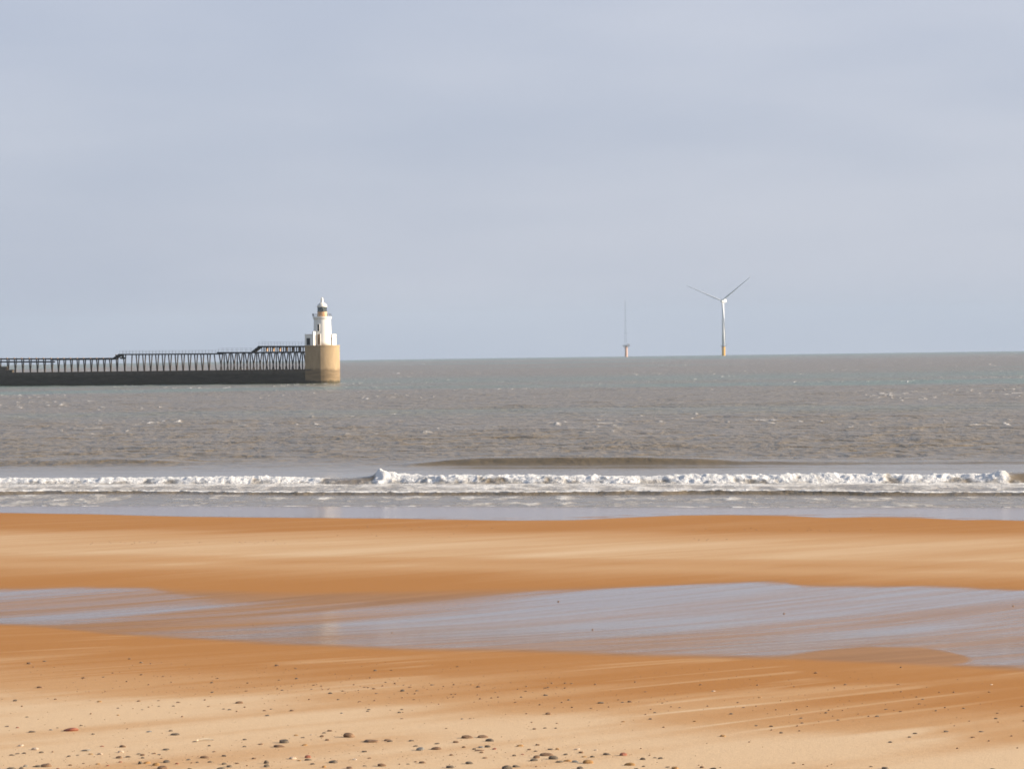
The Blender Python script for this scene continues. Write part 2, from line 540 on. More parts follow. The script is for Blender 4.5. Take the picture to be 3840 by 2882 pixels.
def build_beach():
    cl = cols(0.19, 800, [0.21, 0.25, 0.3, 0.4, 0.55, 0.8, 1.3, 2.5, 6.0])
    ys = [175.0]
    while ys[-1] > 24:
        y = ys[-1]
        hz = HC - float(ground(0, min(y, 150)))
        ys.append(y - max(0.035, 0.42 * y * y / (hz * 2933)))
    ys = np.array(ys + [20, 14, 7, 0, -10, -25, -50, -90])
    T, Y = np.meshgrid(cl, ys)
    Xx = T * np.maximum(Y, 20)
    r = rco(Xx, Y)
    e = (0.60, 0.80)
    sper = Xx * e[1] - Y * e[0]; spar = Xx * e[0] + Y * e[1]
    stk = fbm(sper / 0.9, spar / 11.0, 100, 3)
    stk2 = fbm(sper / 2.4 + 7, spar / 26.0, 104, 3)
    u = Xx / np.maximum(Y, 20)
    # dampness along the slope
    rows = [(1940, .97), (1985, .92), (2012, .42), (2040, .26), (2085, .24), (2110, .60), (2130, .42), (2150, .72), (2190, .95), (2215, 1.0), (2440, 1.0), (2500, .95),
            (2540, .86), (2590, .62), (2640, .50), (2680, .20), (2740, .04), (2800, .10), (2882, .10)]
    rr = np.array([rco(*unproject(1920, b)) for a, b in [(0, q[0]) for q in rows]])
    dv = np.array([q[1] for q in rows])
    o = np.argsort(rr)
    rw = r + 2.2 * (stk2 - 0.5) * sst(20, 120, r) + 3.0 * (fbm(Xx / 18, Y / 6, 108, 2) - 0.5) * sst(60, 110, r)
    # in the foreground the bands tilt along the wind, so the right side stays damper
    tilt = np.where(r < 60, 1.0, 0.0) * (Xx * 0.55) * sst(62, 50, r)
    damp = np.interp(rw + np.clip(tilt, -1.2, 2.6), rr[o], dv[o])
    drift = 1 - np.abs(2 * fbm(sper / 1.1 + 20, spar / 16.0, 140, 3) - 1)
    damp = damp - 0.34 * sst(0.80, 0.99, drift) * sst(66, 56, r) * sst(0.35, 0.6, fbm(Xx / 3, Y / 8, 144, 2)) * sst(0.1, 0.4, damp)
    damp = damp + 0.55 * (stk - 0.5) * (0.22 + 0.78 * sst(75, 50, r)) + 0.35 * (stk2 - 0.5)
    # standing film in the runnel
    up_ = [(-400, 2200), (0, 2200), (300, 2194), (560, 2196), (700, 2208), (1000, 2216), (1500, 2216), (1920, 2206), (2150, 2198), (2300, 2192), (2600, 2184),
           (2800, 2178), (2950, 2177), (3010, 2188), (3400, 2190), (3600, 2194), (3840, 2203), (4200, 2200)]
    lo_ = [(-400, 2330), (0, 2345), (180, 2352), (300, 2366), (500, 2384), (700, 2397), (1000, 2416), (1500, 2436), (1920, 2443), (2400, 2462), (2750, 2468),
           (2950, 2472), (3250, 2484), (3560, 2498), (3840, 2518), (4200, 2530)]
    U = poly_to_world(up_); L = poly_to_world(lo_)
    tu = U[:, 0] / U[:, 1]; tl = L[:, 0] / L[:, 1]
    yu = np.interp(u, tu, U[:, 1]); yl = np.interp(u, tl, L[:, 1])
    wob = 1.6 * (fbm(sper / 1.2, spar / 9, 110, 3) - 0.5)
    yu = yu + wob; yl = yl + 0.5 * wob
    soft = 2.0 + 6.0 * sst(-0.125, -0.095, u) * (1 - sst(-0.03, 0.01, u))
    wet = sst(0.0, 1.0, (yu - Y) / soft) * sst(0.0, 2.0, Y - yl)
    zone = sst(-1.0, 2.5, yu - Y) * sst(-0.7, 0.9, Y - yl)
    # sand tongue reaching into the lower right of the film
    tgu = poly_to_world([(2820, 2470), (2950, 2456), (3080, 2438), (3250, 2424), (3450, 2428), (3560, 2445), (3670, 2474)])
    tgl = poly_to_world([(2820, 2474), (3400, 2494), (3530, 2493), (3600, 2486), (3670, 2476)])
    tua = tgu[:, 0] / tgu[:, 1]; tla = tgl[:, 0] / tgl[:, 1]
    tm = sst(tua[0], tua[0] + 0.02, u) * (1 - sst(tua[-1] - 0.006, tua[-1], u))
    tong = tm * sst(-0.6, 0.6, np.interp(u, tua, tgu[:, 1]) - Y + 0.6 * wob) * sst(-0.3, 0.3, Y - np.interp(u, tla, tgl[:, 1]))
    wet = wet * (1 - tong)
    # semi-wet patch left of the middle, with drier streaks
    cx = (Xx - unproject(900, 2285)[0]) / 6.2; cy = (Y - unproject(900, 2285)[1]) / 10.5
    semi = np.exp(-(cx ** 2 + cy ** 2) * 1.2)
    cx2 = (Xx - unproject(1500, 2235)[0]) / 4.5; cy2 = (Y - unproject(1500, 2235)[1]) / 5.0
    semi = np.maximum(semi, 0.75 * np.exp(-(cx2 ** 2 + cy2 ** 2) * 1.3))
    CPT = [(0,2215,1),(200,2212,1),(400,2205,.95),(520,2203,.8),(0,2240,.9),(300,2240,.45),(0,2290,.35),(200,2280,.4),(400,2270,.45),(700,2230,.4),(0,2342,.9),(250,2316,.85),(500,2292,.75),
           (250,2350,.25),(0,2385,.0),(420,2350,.35),(600,2330,.35),(800,2290,.3),(900,2240,.35),(1100,2230,.25),(1100,2290,.3),(900,2340,.22),(1100,2330,.4),(600,2385,.5),(900,2395,.8),(1200,2370,1),
           (1500,2340,1),(1500,2270,.55),(1300,2230,.3),(1700,2225,.35),(1700,2260,.7),(1920,2220,.7),(1920,2300,.95),(1920,2430,.65),(1500,2425,.75),(2300,2220,1),(2800,2200,1),(2400,2300,.95),
           (2300,2370,1),(2450,2400,.6),(2300,2450,.6),(2700,2450,.75),(3000,2300,1),(3000,2340,.75),(3400,2320,.75),(3200,2380,.95),(2900,2430,.85),(3500,2230,1),(3800,2230,1),(3700,2350,.8),
           (3600,2400,.6),(3800,2430,.75),(3500,2420,.45),(3800,2500,.95)]
    num = np.zeros_like(Y); den = np.zeros_like(Y) + 1e-9
    sx_ = sper + 0.5 * (stk2 - 0.5); sy_ = spar / 4.5
    for px, py, lv in CPT:
        wx, wy = unproject(px, py)
        d2 = (sx_ - (wx * e[1] - wy * e[0])) ** 2 + (sy_ - (wx * e[0] + wy * e[1]) / 4.5) ** 2 + 0.02
        k_ = d2 ** -1.8
        num += k_ * lv; den += k_
    lev = 0.86 * num / den + 0.42 * (stk2 - 0.5) + 0.40 * (stk - 0.5) + 0.52 * (fbm(sper / 0.35 + 3, spar / 7.0, 130, 2) - 0.5)
    wet = wet * np.clip(lev, 0.02, 1)
    # film left by the swash
    E = poly_to_world([(-600, 1912), (0, 1923), (350, 1928), (700, 1937), (1300, 1943), (1920, 1951), (2150, 1950), (2350, 1941), (2560, 1932), (2750, 1931), (2950, 1934), (3100, 1941),
                       (3250, 1939), (3450, 1941), (3620, 1950), (3700, 1948), (3840, 1952), (4400, 1964)])
    edge = np.interp(u, E[:, 0] / E[:, 1], rco(E[:, 0], E[:, 1])) + 0.9 * (fbm(Xx / 5, Y / 9, 120, 3) - 0.5)
    sw = sst(-0.3, 1.0, r - edge)
    bars = sst(0.62, 0.74, fbm(Xx / 3.5, r / 0.7, 124, 2)) * (1 - sst(3.0, 5.0, r - edge)) * sst(-0.07, -0.02, u) * 0.55
    sw = sw * (1 - bars)
    wet = np.maximum(wet, sw)
    damp = np.clip(damp + 0.3 * wet, 0, 1)
    Z = ground(Xx, Y)
    P = np.stack([Xx, Y, Z], -1)
    sm = sand_material()
    wf = 0.25 * (wet[:-1, :-1] + wet[1:, :-1] + wet[:-1, 1:] + wet[1:, 1:])
    rf = 0.5 * (r[:-1, :-1] + r[1:, 1:])
    pool = (wf > 0.22) & (rf < 120)
    swash = (wf > 0.3) & (rf >= 120)
    zone = np.maximum(zone, sst(-0.8, 0.8, r - edge))
    at_ = {'damp': damp, 'wet': np.clip(wet, 0, 1), 'zone': np.clip(zone, 0, 1)}
    tag(grid_mesh('beach', P, at_, sm, ~(pool | swash)), kind='structure')
    tag(grid_mesh('tidal_pool', P, at_, sm, pool), kind='structure')
    tag(grid_mesh('wet_sand', P, at_, sm, swash), kind='structure')


build_beach()


# ------------------------------------------------------------------ pier and lighthouse
def simple(name, c1, c2, scale=1.0, rough=0.7, streak=(1, 1, 0.25), lo=0.35, hi=0.7, spec=0.3, metal=0.0):
    mt, t = mat(name)
    n = t.noise(t.pos(), streak, 4.0, 0.6, s=scale)
    t.out(t.bsdf(t.mix(t.rng(n, lo, hi), c1, c2), rough, spec, metal=metal))
    return mt


def concrete(name, top, low, zline, blur):
    mt, t = mat(name)
    p = t.pos()
    s = t.n('ShaderNodeSeparateXYZ'); t.put(s.inputs[0], p)
    n = t.noise(p, (1, 1, 0.35), 5.0, 0.65, s=0.7)
    n2 = t.noise(p, (0.25, 0.25, 1.6), 3.0, 0.6, s=1.0)
    zz = t.math('ADD', s.outputs[2], t.math('MULTIPLY', t.math('SUBTRACT', n, 0.5), 2.0))
    f_ = t.rng(zz, zline - blur, zline + blur)
    ct = t.mix(t.rng(n, 0.3, 0.7), tuple(0.84 * q for q in top), top)
    cl_ = t.mix(t.rng(n2, 0.3, 0.7), tuple(0.7 * q for q in low), low)
    foot = t.rng(zz, 0.3, 1.1)
    c = t.mix(f_, cl_, ct)
    c = t.mix(foot, (0.09, 0.075, 0.045), c)
    t.out(t.bsdf(c, 0.85, 0.25))
    return mt


M_wall = concrete('weedy_concrete', (0.150, 0.120, 0.088), (0.108, 0.085, 0.058), 3.2, 0.5)
M_head = concrete('roundhead_concrete', (0.42, 0.305, 0.18), (0.28, 0.20, 0.115), 4.1, 0.4)
M_wood = simple('old_timber', (0.042, 0.037, 0.033), (0.10, 0.075, 0.055), 0.8)
M_deck = simple('tarred_timber', (0.035, 0.035, 0.04), (0.07, 0.06, 0.05), 0.7)
M_board = simple('pale_boards', (0.50, 0.33, 0.20), (0.40, 0.26, 0.16), 0.9)
M_white = simple('white_render', (0.83, 0.80, 0.74), (0.76, 0.70, 0.61), 0.6, 0.6, (1, 1, 0.2), 0.5, 0.85)
M_rust = simple('rust_stained_paint', (0.70, 0.50, 0.32), (0.50, 0.24, 0.09), 1.2, 0.6)
M_dark = simple('dark_door_paint', (0.030, 0.032, 0.036), (0.055, 0.05, 0.045), 1.0, 0.6)
M_brown = simple('weathered_door', (0.10, 0.075, 0.05), (0.30, 0.20, 0.12), 0.9, 0.7)
M_iron = simple('dark_iron', (0.06, 0.06, 0.065), (0.12, 0.10, 0.09), 2.0, 0.5)

D0 = 863.0
HEAD = Vector((float(ray(1212, 1400)[0]) * (D0 + 5), D0 + 5, 0))
PD = Vector((-0.893, 0.45, 0)).normalized()       # along the pier, away from the head
PN = Vector((-PD.y * -1, PD.x * 1, 0))            # square to it
PN = Vector((-0.45, -0.893, 0)).normalized()      # towards the beach
P0 = HEAD + PD * 4.5 + PN * 4.55                  # foot of the beach face at the head


def pier_s(px):
    """distance along the pier face where it crosses a column of the photograph"""
    a = float(ray(px, 1380)[0])
    return (a * P0.y - P0.x) / (PD.x - a * PD.y)


def pier_pt(px, py, back=0.0):
    s = pier_s(px)
    q = P0 + PD * s - PN * back
    z = HC + float(ray(px, py)[1]) * q.y
    return Vector((q.x, q.y, z))


def build_pier():
    root = empty('pier', (P0.x, P0.y, 0))
    tag(root, 'long dark concrete pier with a timber trestle walkway running along its top', 'pier')
    inv = Matrix.Translation(-root.location)
    L0, L1 = -3.0, 190.0
    TOP = 4.12
    def fin(mb, name, mt, par=root, smooth=False):
        o = mb.build(name, mt, par, smooth)
        o.matrix_parent_inverse = inv
        return o
    def span(s0, s1, b0, b1, z0, z1, mb):
        c = P0 + PD * (s0 + s1) / 2 - PN * (b0 + b1) / 2 + Vector((0, 0, (z0 + z1) / 2))
        return mb.obox(c, PD * (s1 - s0) / 2, PN * (b1 - b0) / 2, Vector((0, 0, (z1 - z0) / 2)))
    wall = MB()
    span(L0, L1, 0.0, 7.5, -3.0, TOP - 0.35, wall)
    span(L0, L1, -0.12, 7.6, TOP - 0.35, TOP, wall)          # coping course
    fin(wall, 'wall', M_wall)
    par = MB()
    s_ = pier_s(20)
    span(s_, L1, 0.3, 2.0, TOP, 6.0, par)
    span(pier_s(42), s_, 0.5, 1.6, TOP, 5.0, par)
    fin(par, 'parapet', M_wall)
    # rounded pier head (plan in view-aligned metres round its centre)
    pts = [(-5.15, -2.55), (-0.40, -4.92)]
    for i in range(1, 40):
        an = math.radians(-88 + i * 4)
        pts.append((4.98 * math.cos(an), 4.9 * math.sin(an)))
    pts.append((-3.4, 3.6))
    hp = [(HEAD.x + a, HEAD.y + b) for a, b in pts]
    zt = at(1212, 1294, D0).z
    hd = MB(); hd.prism(hp, -3.0, zt - 0.45)
    hq = [(HEAD.x + a * 1.012, HEAD.y + b * 1.012) for a, b in pts]
    hd.prism(hq, zt - 0.45, zt)
    fin(hd, 'pier_head', M_head)
    CB = 2.2
    def P(px, py, off=0.0):
        return pier_pt(px, py, CB + off)
    def deck(a, b, pya, pyb, th, name='walkway', w=2.0):
        mb = MB()
        p, q = P(a, pya), P(b, pyb)
        p.z -= th / 2; q.z -= th / 2
        mb.bar(p, q, th, w)
        return fin(mb, name, M_deck)
    # walkways, from the landward end outwards
    deck(-260, 182, 1344, 1343, 0.42)
    deck(182, 420, 1343, 1341, 0.62)
    lowb = MB()
    for off in (0.0, 2.0):
        lowb.bar(P(-260, 1357.5, off - 1), P(184, 1356.5, off - 1), 0.42, 0.2)
    fin(lowb, 'lower_beam', M_deck)
    deck(416, 438, 1341, 1326.5, 0.5, 'ramp')
    deck(436, 815, 1326.5, 1324.0, 0.40)
    deck(806, 942, 1319.5, 1319.0, 0.46)
    deck(936, 1150, 1319.0, 1317.0, 0.46)
    deck(936, 963, 1318.0, 1296.5, 0.5, 'ramp')
    deck(960, 1150, 1296.5, 1296.0, 0.46)
    rng = random.Random(3)
    def leg(mb, a, pya, b, zb=TOP, off=0.0, w=0.26):
        p = P(a, pya, off); q = P(b, 1390, off); q.z = zb - 0.03
        mb.bar(p, q, w, w, PD)
    def post(mb, name='trestle_post', mt=M_wood):
        fin(mb, name, mt)
    px = -250.0
    A = [19, 46, 74, 102, 129, 156, 184, 208, 232, 257, 281, 306, 331, 355, 380, 404, 428]
    while px < 10:
        A.append(px); px += 26.5
    for c in A:
        mb = MB(); j = rng.uniform(-0.6, 0.6)
        yt = 1342 if c < 420 else 1330
        leg(mb, c - 4.2 + j, yt, c - 0.6, off=-0.55)
        leg(mb, c + 3.9 + j, yt, c + 0.9, off=-0.55)
        post(mb)
        mb = MB().bar(P(c + j, yt + 2.5, -1.12), P(c + j, yt - 1.2, -1.12), 0.42, 0.3, PD)
        post(mb, 'sunlit_post_head', M_board)  # post head in pale board colour, painting in the sun on its end grain
    mb = MB(); leg(mb, 448, 1328, 452); leg(mb, 457, 1328, 453.5); mb.bar(P(436, 1342.5), P(457, 1342.5), 0.5, 0.4); mb.bar(P(452.5, 1328, -1.1), P(452.5, 1346, -1.1), 0.55, 0.2, PD); post(mb)
    mb = MB(); leg(mb, 481, 1327, 477.5); post(mb)
    for i in range(12):
        c = 501.5 + i * 24.35
        mb = MB(); j = rng.uniform(-0.5, 0.5)
        leg(mb, c - 5.8 + j, 1327, c - 0.9); leg(mb, c + 5.6 + j, 1327, c + 1.0)
        mb.bar(P(c - 5.6, 1328.5, -0.3), P(c + 5.6, 1328.5, -0.3), 0.26, 0.3, None)
        post(mb)
    mb = MB(); leg(mb, 789, 1326, 796); post(mb)
    # close-set outer bents
    for i in range(14):
        c = 814.5 + i * 24.45
        mb = MB(); j = rng.uniform(-0.5, 0.5)
        leg(mb, c - 5.0 + j, 1320, c + 5.6, off=-0.4, w=0.26)
        leg(mb, c + 5.2 + j, 1320, c - 5.4, off=0.4, w=0.26)
        post(mb)
        if c + 12 < 1146:
            mb = MB(); leg(mb, c + 12.2 + j, 1320, c + 12.0, w=0.28); post(mb)
    for i in range(23):
        c = 968.5 + i * 8.15
        if c > 1147: break
        mb = MB()
        leg(mb, c, 1297, c, P(c, 1318).z + 0.02, w=0.26 if i % 3 else 0.18)
        mb.bar(P(c - 2.2, 1300.5), P(c + 2.2, 1300.5), 0.36, 0.22)
        post(mb)
    for i in range(7):
        c = 984.5 + i * 24.45
        mb = MB().bar(P(c, 1300.8, 0.6), P(c, 1317, 0.6), 1.1, 0.08, PN)
        post(mb, 'board', M_board)
    # hand-rail stanchions
    def rail(a, b, pya, pyb, step, h, wire=True):
        mb = MB(); n = int((b - a) / step)
        for off in (-0.95, 0.95):
            for i in range(n + 1):
                t = i / max(n, 1)
                x_ = a + (b - a) * t; y_ = pya + (pyb - pya) * t
                p = P(x_, y_, off); mb.bar(p, p + Vector((0, 0, h)), 0.042)
            if wire:
                for k in (0.55, 1.0):
                    p = P(a, pya, off); q = P(b, pyb, off)
                    mb.bar(p + Vector((0, 0, h * k)), q + Vector((0, 0, h * k)), 0.025)
        fin(mb, 'railing', M_iron)
    rail(440, 800, 1326.5, 1324, 12.2, 0.95)
    rail(812, 936, 1319.5, 1319, 16.5, 1.15)
    rail(964, 1146, 1296.5, 1296, 20.3, 1.15)
    return zt


ZT = build_pier()


def build_lighthouse(zt):
    u = 0.01797                                     # metres per unit of the measured elevation
    C0 = HEAD + Vector((-0.05, 0.0, zt))
    root = empty('lighthouse', C0)
    tag(root, 'white round lighthouse with a rust stained lantern on the end of the pier', 'lighthouse')
    Z = lambda cy: (935 - cy) * u
    def fin(mb, name, mt, smooth=False, par=None):
        return mb.build(name, mt, par or root, smooth)
    tw = MB().lathe([(2.78, -0.02), (2.74, 1.0), (2.62, 4.0), (2.50, Z(530)), (2.48, Z(512))], 48)
    o = fin(tw, 'tower', M_white, True)
    fin(MB().lathe([(2.5, Z(516)), (2.62, Z(506)), (2.62, Z(498)), (2.78, Z(488)), (2.78, Z(466)), (2.70, Z(464))], 48), 'gallery', M_white)
    fin(MB().lathe([(1.5, Z(464) - 0.02), (1.5, Z(455)), (1.42, Z(450)), (1.42, Z(392)), (1.52, Z(390)), (1.52, Z(384))], 24), 'lantern_base', M_rust)
    gm, t = mat('lantern_glass')
    t.out(t.bsdf((0.30, 0.36, 0.36), 0.05, 0.5, 1.45, None, 0.0, **{'Transmission Weight': 0.65}))
    gl = fin(MB().lathe([(1.33, Z(384)), (1.33, Z(306))], 12), 'lantern_glass', gm)
    fr = MB()
    for i in range(12):
        a = 2 * math.pi * (i + 0.5) / 12
        v = Vector((1.36 * math.cos(a), 1.36 * math.sin(a), 0))
        fr.bar(v + Vector((0, 0, Z(384))), v + Vector((0, 0, Z(304))), 0.09)
    for zz in (384, 345, 306):
        fr.ring(1.36, Z(zz), 0.08, 12)
    fin(fr, 'lantern_frame', M_iron)
    lens = MB().lathe([(0.35, Z(380)), (0.62, Z(360)), (0.66, Z(345)), (0.62, Z(330)), (0.35, Z(312))], 16)
    lm, t = mat('lens_glass')
    t.out(t.bsdf((0.55, 0.58, 0.50), 0.15))
    fin(lens, 'lens', lm, True)
    pr = [(1.50, Z(306)), (1.54, Z(298)), (1.40, Z(285))]
    for i in range(1, 8):
        a = math.radians(12 * i)
        pr.append((1.40 * math.cos(a) + 0.0, Z(285) + 0.95 * math.sin(a)))
    fin(MB().lathe(pr + [(0.10, Z(285) + 0.95)], 28), 'dome', simple('dome_paint', (0.80, 0.76, 0.68), (0.66, 0.48, 0.28), 1.5, 0.5, lo=0.5, hi=0.9), True)
    fin(MB().lathe([(0.52, Z(240)), (0.52, Z(225)), (0.40, Z(218)), (0.40, Z(190)), (0.50, Z(186)), (0.30, Z(178))], 18), 'ventilator', M_white, False)
    bl = [(0.05, Z(180))]
    for i in range(1, 9):
        a = math.pi * i / 9
        bl.append((0.36 * math.sin(a), Z(165) - 0.33 * math.cos(a)))
    fin(MB().lathe(bl + [(0.04, Z(165) + 0.33)], 16), 'finial', M_white, True)
    rl = MB()
    for i in range(20):
        a = 2 * math.pi * i / 20 + 0.05
        v = Vector((2.66 * math.cos(a), 2.66 * math.sin(a), 0))
        rl.bar(v + Vector((0, 0, Z(468))), v + Vector((0, 0, Z(418))), 0.05)
    rl.ring(2.66, Z(420), 0.045, 24); rl.ring(2.66, Z(442), 0.03, 24)
    fin(rl, 'railing', M_iron)
    lampb = MB().obox((-2.72, -0.3, Z(432)), (0.16, 0, 0), (0, 0.16, 0), (0, 0, 0.28))
    lampb.bar((-2.72, -0.3, Z(468)), (-2.72, -0.3, Z(440)), 0.1)
    lampb.lathe([(0.2, Z(418)), (0.05, Z(408))], 10, (-2.72, -0.3, 0))
    fin(lampb, 'warning_lamp', M_iron)
    # window and door in the curved wall
    def opening(cx, cy0, cy1, wd, name, mt, r0):
        off = (cx - 575) * u
        a = math.asin(off / r0)
        n = Vector((math.sin(a), -math.cos(a), 0)); s = Vector((math.cos(a), math.sin(a), 0))
        z0, z1 = Z(cy1), Z(cy0)
        c = n * (r0 - 0.05) + Vector((0, 0, (z0 + z1) / 2))
        fm = MB()
        hw = wd / 2
        for sg in (-1, 1):
            fm.obox(c + s * sg * (hw + 0.05) + n * 0.08, s * 0.05, n * 0.12, Vector((0, 0, (z1 - z0) / 2)))
        fm.obox(Vector((c.x, c.y, z1 + 0.06)) + n * 0.08, s * (hw + 0.1), n * 0.12, Vector((0, 0, 0.06)))
        fm.obox(Vector((c.x, c.y, z0 - 0.06)) + n * 0.12, s * (hw + 0.14), n * 0.14, Vector((0, 0, 0.05)))
        pn = MB().obox(c + n * 0.03, s * hw, n * 0.1, Vector((0, 0, (z1 - z0) / 2)))
        w_ = fin(pn, name, mt)
        fin(fm, name.split('_')[0] + '_frame' if name == 'window' else 'door_frame', M_white, False, w_)
    opening(521, 592, 700, 0.62, 'window', M_dark, 2.56)
    opening(525, 752, 928, 0.88, 'door', M_brown, 2.72)
    # side rooms built against the tower
    FN = Vector((-0.45, -0.893, 0)); FS = Vector((0.893, -0.45, 0)).normalized()
    def room(corner, wfront, depth, h, name, door):
        c = Vector((corner[0], corner[1], 0))
        mid = c - FS * wfront / 2 - FN * depth / 2 + Vector((0, 0, h / 2))
        mb = MB().obox(mid, FS * wfront / 2, FN * depth / 2, Vector((0, 0, h / 2)))
        mb.obox(mid + Vector((0, 0, h / 2 + 0.09)), FS * (wfront / 2 + 0.08), FN * (depth / 2 + 0.08), Vector((0, 0, 0.09)))
        rm = fin(mb, name, M_white)
        d0, d1, dh = door
        dc = c - FS * (d0 + d1) / 2 + Vector((0, 0, dh / 2 + 0.1))
        dd = MB().obox(dc + FN * 0.0, FS * (d1 - d0) / 2, FN * 0.03, Vector((0, 0, dh / 2)))
        fin(dd, 'door', M_dark, False, rm)
        return rm
    rm = room((-2.45, -3.55), 2.95, 2.2, 3.15, 'side_room', (1.15, 2.35, 2.05))
    bt = MB().obox(Vector((-2.45, -3.55, 2.05)) - FS * 0.16 - FN * 0.95, FS * 0.2, FN * 1.0, Vector((0, 0, 2.05)))
    fin(bt, 'buttress', M_white, False, rm)
    room((2.97, -0.95), 1.5, 2.25, 3.05, 'side_room', (0.12, 0.82, 2.15))
    return root


build_lighthouse(ZT)


# ------------------------------------------------------------------ wind turbine and met mast far out
M_tw = simple('turbine_white', (0.74, 0.75, 0.76), (0.68, 0.69, 0.71), 0.02, 0.5)
M_yel = simple('marker_yellow', (0.66, 0.38, 0.05), (0.56, 0.30, 0.05), 0.1, 0.6)
M_org = simple('faded_orange', (0.62, 0.38, 0.27), (0.52, 0.30, 0.20), 0.1, 0.6)
M_gal = simple('galvanised_steel', (0.24, 0.25, 0.27), (0.32, 0.33, 0.35), 0.1, 0.5)


def build_turbine():
    d = 5950.0
    px, dz = 2713.5, -d * d / (2 * RE)
    b = at(px, 1331, d); b.z = dz
    root = empty('wind_turbine', b)
    tag(root, 'white offshore wind turbine with a yellow foot standing on the horizon', 'wind turbine')
    z_hub = at(2707, 1128, d).z - dz
    z_tp = at(px, 1298, d).z - dz
    MB().lathe([(3.6, -20), (3.6, z_tp)], 20).build('foundation', M_yel, root, False)
    pf = MB().lathe([(5.2, z_tp - 0.4), (5.2, z_tp + 0.4)], 20)
    pf.ring(5.1, z_tp + 1.5, 0.2, 16)
    for i in range(10):
        a = i * 0.628
        pf.bar((5.1 * math.cos(a), 5.1 * math.sin(a), z_tp), (5.1 * math.cos(a), 5.1 * math.sin(a), z_tp + 1.5), 0.2)
    pf.bar((6, -1, z_tp), (6, -1, z_tp + 5), 0.5); pf.bar((6, -1, z_tp + 5), (10, -1, z_tp + 4), 0.4)
    pf.obox((5.0, -1, z_tp + 0.2), (1.5, 0, 0), (0, 1.5, 0), (0, 0, 0.25))
    pf.build('platform', M_gal, root)
    MB().lathe([(3.25, z_tp + 0.3), (2.6, z_tp + 55), (2.2, z_hub - 3.5)], 28).build('tower', M_tw, root, True)
    yaw = math.radians(25)                            # rotor axis swung to the left of the line of sight
    ax = Vector((-math.sin(yaw), -math.cos(yaw), 0)); sx = Vector((math.cos(yaw), -math.sin(yaw), 0)); uz = Vector((0, 0, 1))
    nc = MB()
    top = Vector((0, 0, z_hub))
    rings = [(-5.5, 2.9, 2.9), (-4.5, 3.6, 3.7), (2, 3.8, 3.9), (9, 3.7, 3.8), (12.5, 3.2, 3.2)]
    vs_ = []; fs_ = []
    for t_, hw, hh in rings:
        for k in range(12):
            a = math.radians(30 * k + 15)
            ca, sa = math.cos(a), math.sin(a)
            ca = math.copysign(abs(ca) ** 0.5, ca); sa = math.copysign(abs(sa) ** 0.5, sa)
            vs_.append(top - ax * t_ + sx * hw * ca + uz * hh * sa)
    for j in range(len(rings) - 1):
        for k in range(12):
            fs_.append((j * 12 + k, j * 12 + (k + 1) % 12, (j + 1) * 12 + (k + 1) % 12, (j + 1) * 12 + k))
    fs_.append(tuple(range(11, -1, -1))); fs_.append(tuple(48 + k for k in range(12)))
    nc.add(vs_, fs_)
    nc.build('nacelle', M_tw, root)
    hub = top + ax * 7.0
    hb = MB(); vs_ = []; fs_ = []
    pr = [(-2.2, 2.0), (-1.5, 2.6), (0.5, 2.6), (2.0, 1.9), (2.9, 0.6)]
    for t_, r_ in pr:
        for k in range(14):
            a = 2 * math.pi * k / 14
            vs_.append(hub + ax * t_ + sx * r_ * math.cos(a) + uz * r_ * math.sin(a))
    for j in range(len(pr) - 1):
        for k in range(14):
            fs_.append((j * 14 + k, (j + 1) * 14 + k, (j + 1) * 14 + (k + 1) % 14, j * 14 + (k + 1) % 14))
    fs_.append(tuple(range(14))); fs_.append(tuple(56 + k for k in range(13, -1, -1)))
    hb.add(vs_, fs_)
    hbo = hb.build('hub', M_tw, root, True)
    for ang in (156.5, 36.5, 276.5):
        a = math.radians(ang)
        dr = sx * math.cos(a) + uz * math.sin(a)
        ch = ax.cross(dr).normalized()
        st = [(1.5, 2.2, 2.2, 0), (6, 2.4, 2.2, 0.1), (14, 4.0, 1.3, 0.6), (30, 3.0, 0.85, 0.5), (55, 1.9, 0.5, 0.35), (74, 1.1, 0.3, 0.2), (81, 0.6, 0.15, 0.05)]
        vs_ = []; fs_ = []
        for t_, c_, th, tw_ in st:
            c1 = ch * math.cos(tw_) + ax * math.sin(tw_); c2 = ax * math.cos(tw_) - ch * math.sin(tw_)
            o_ = hub + dr * t_ + ax * (0.00055 * t_ * t_)
            for k in range(10):
                b_ = 2 * math.pi * k / 10
                vs_.append(o_ + c1 * c_ / 2 * math.cos(b_) + c2 * th / 2 * math.sin(b_))
        for j in range(len(st) - 1):
            for k in range(10):
                fs_.append((j * 10 + k, j * 10 + (k + 1) % 10, (j + 1) * 10 + (k + 1) % 10, (j + 1) * 10 + k))
        fs_.append(tuple(range(9, -1, -1))); fs_.append(tuple(60 + k for k in range(10)))
        MB().add(vs_, fs_).build('blade', M_tw, root, True)


build_turbine()


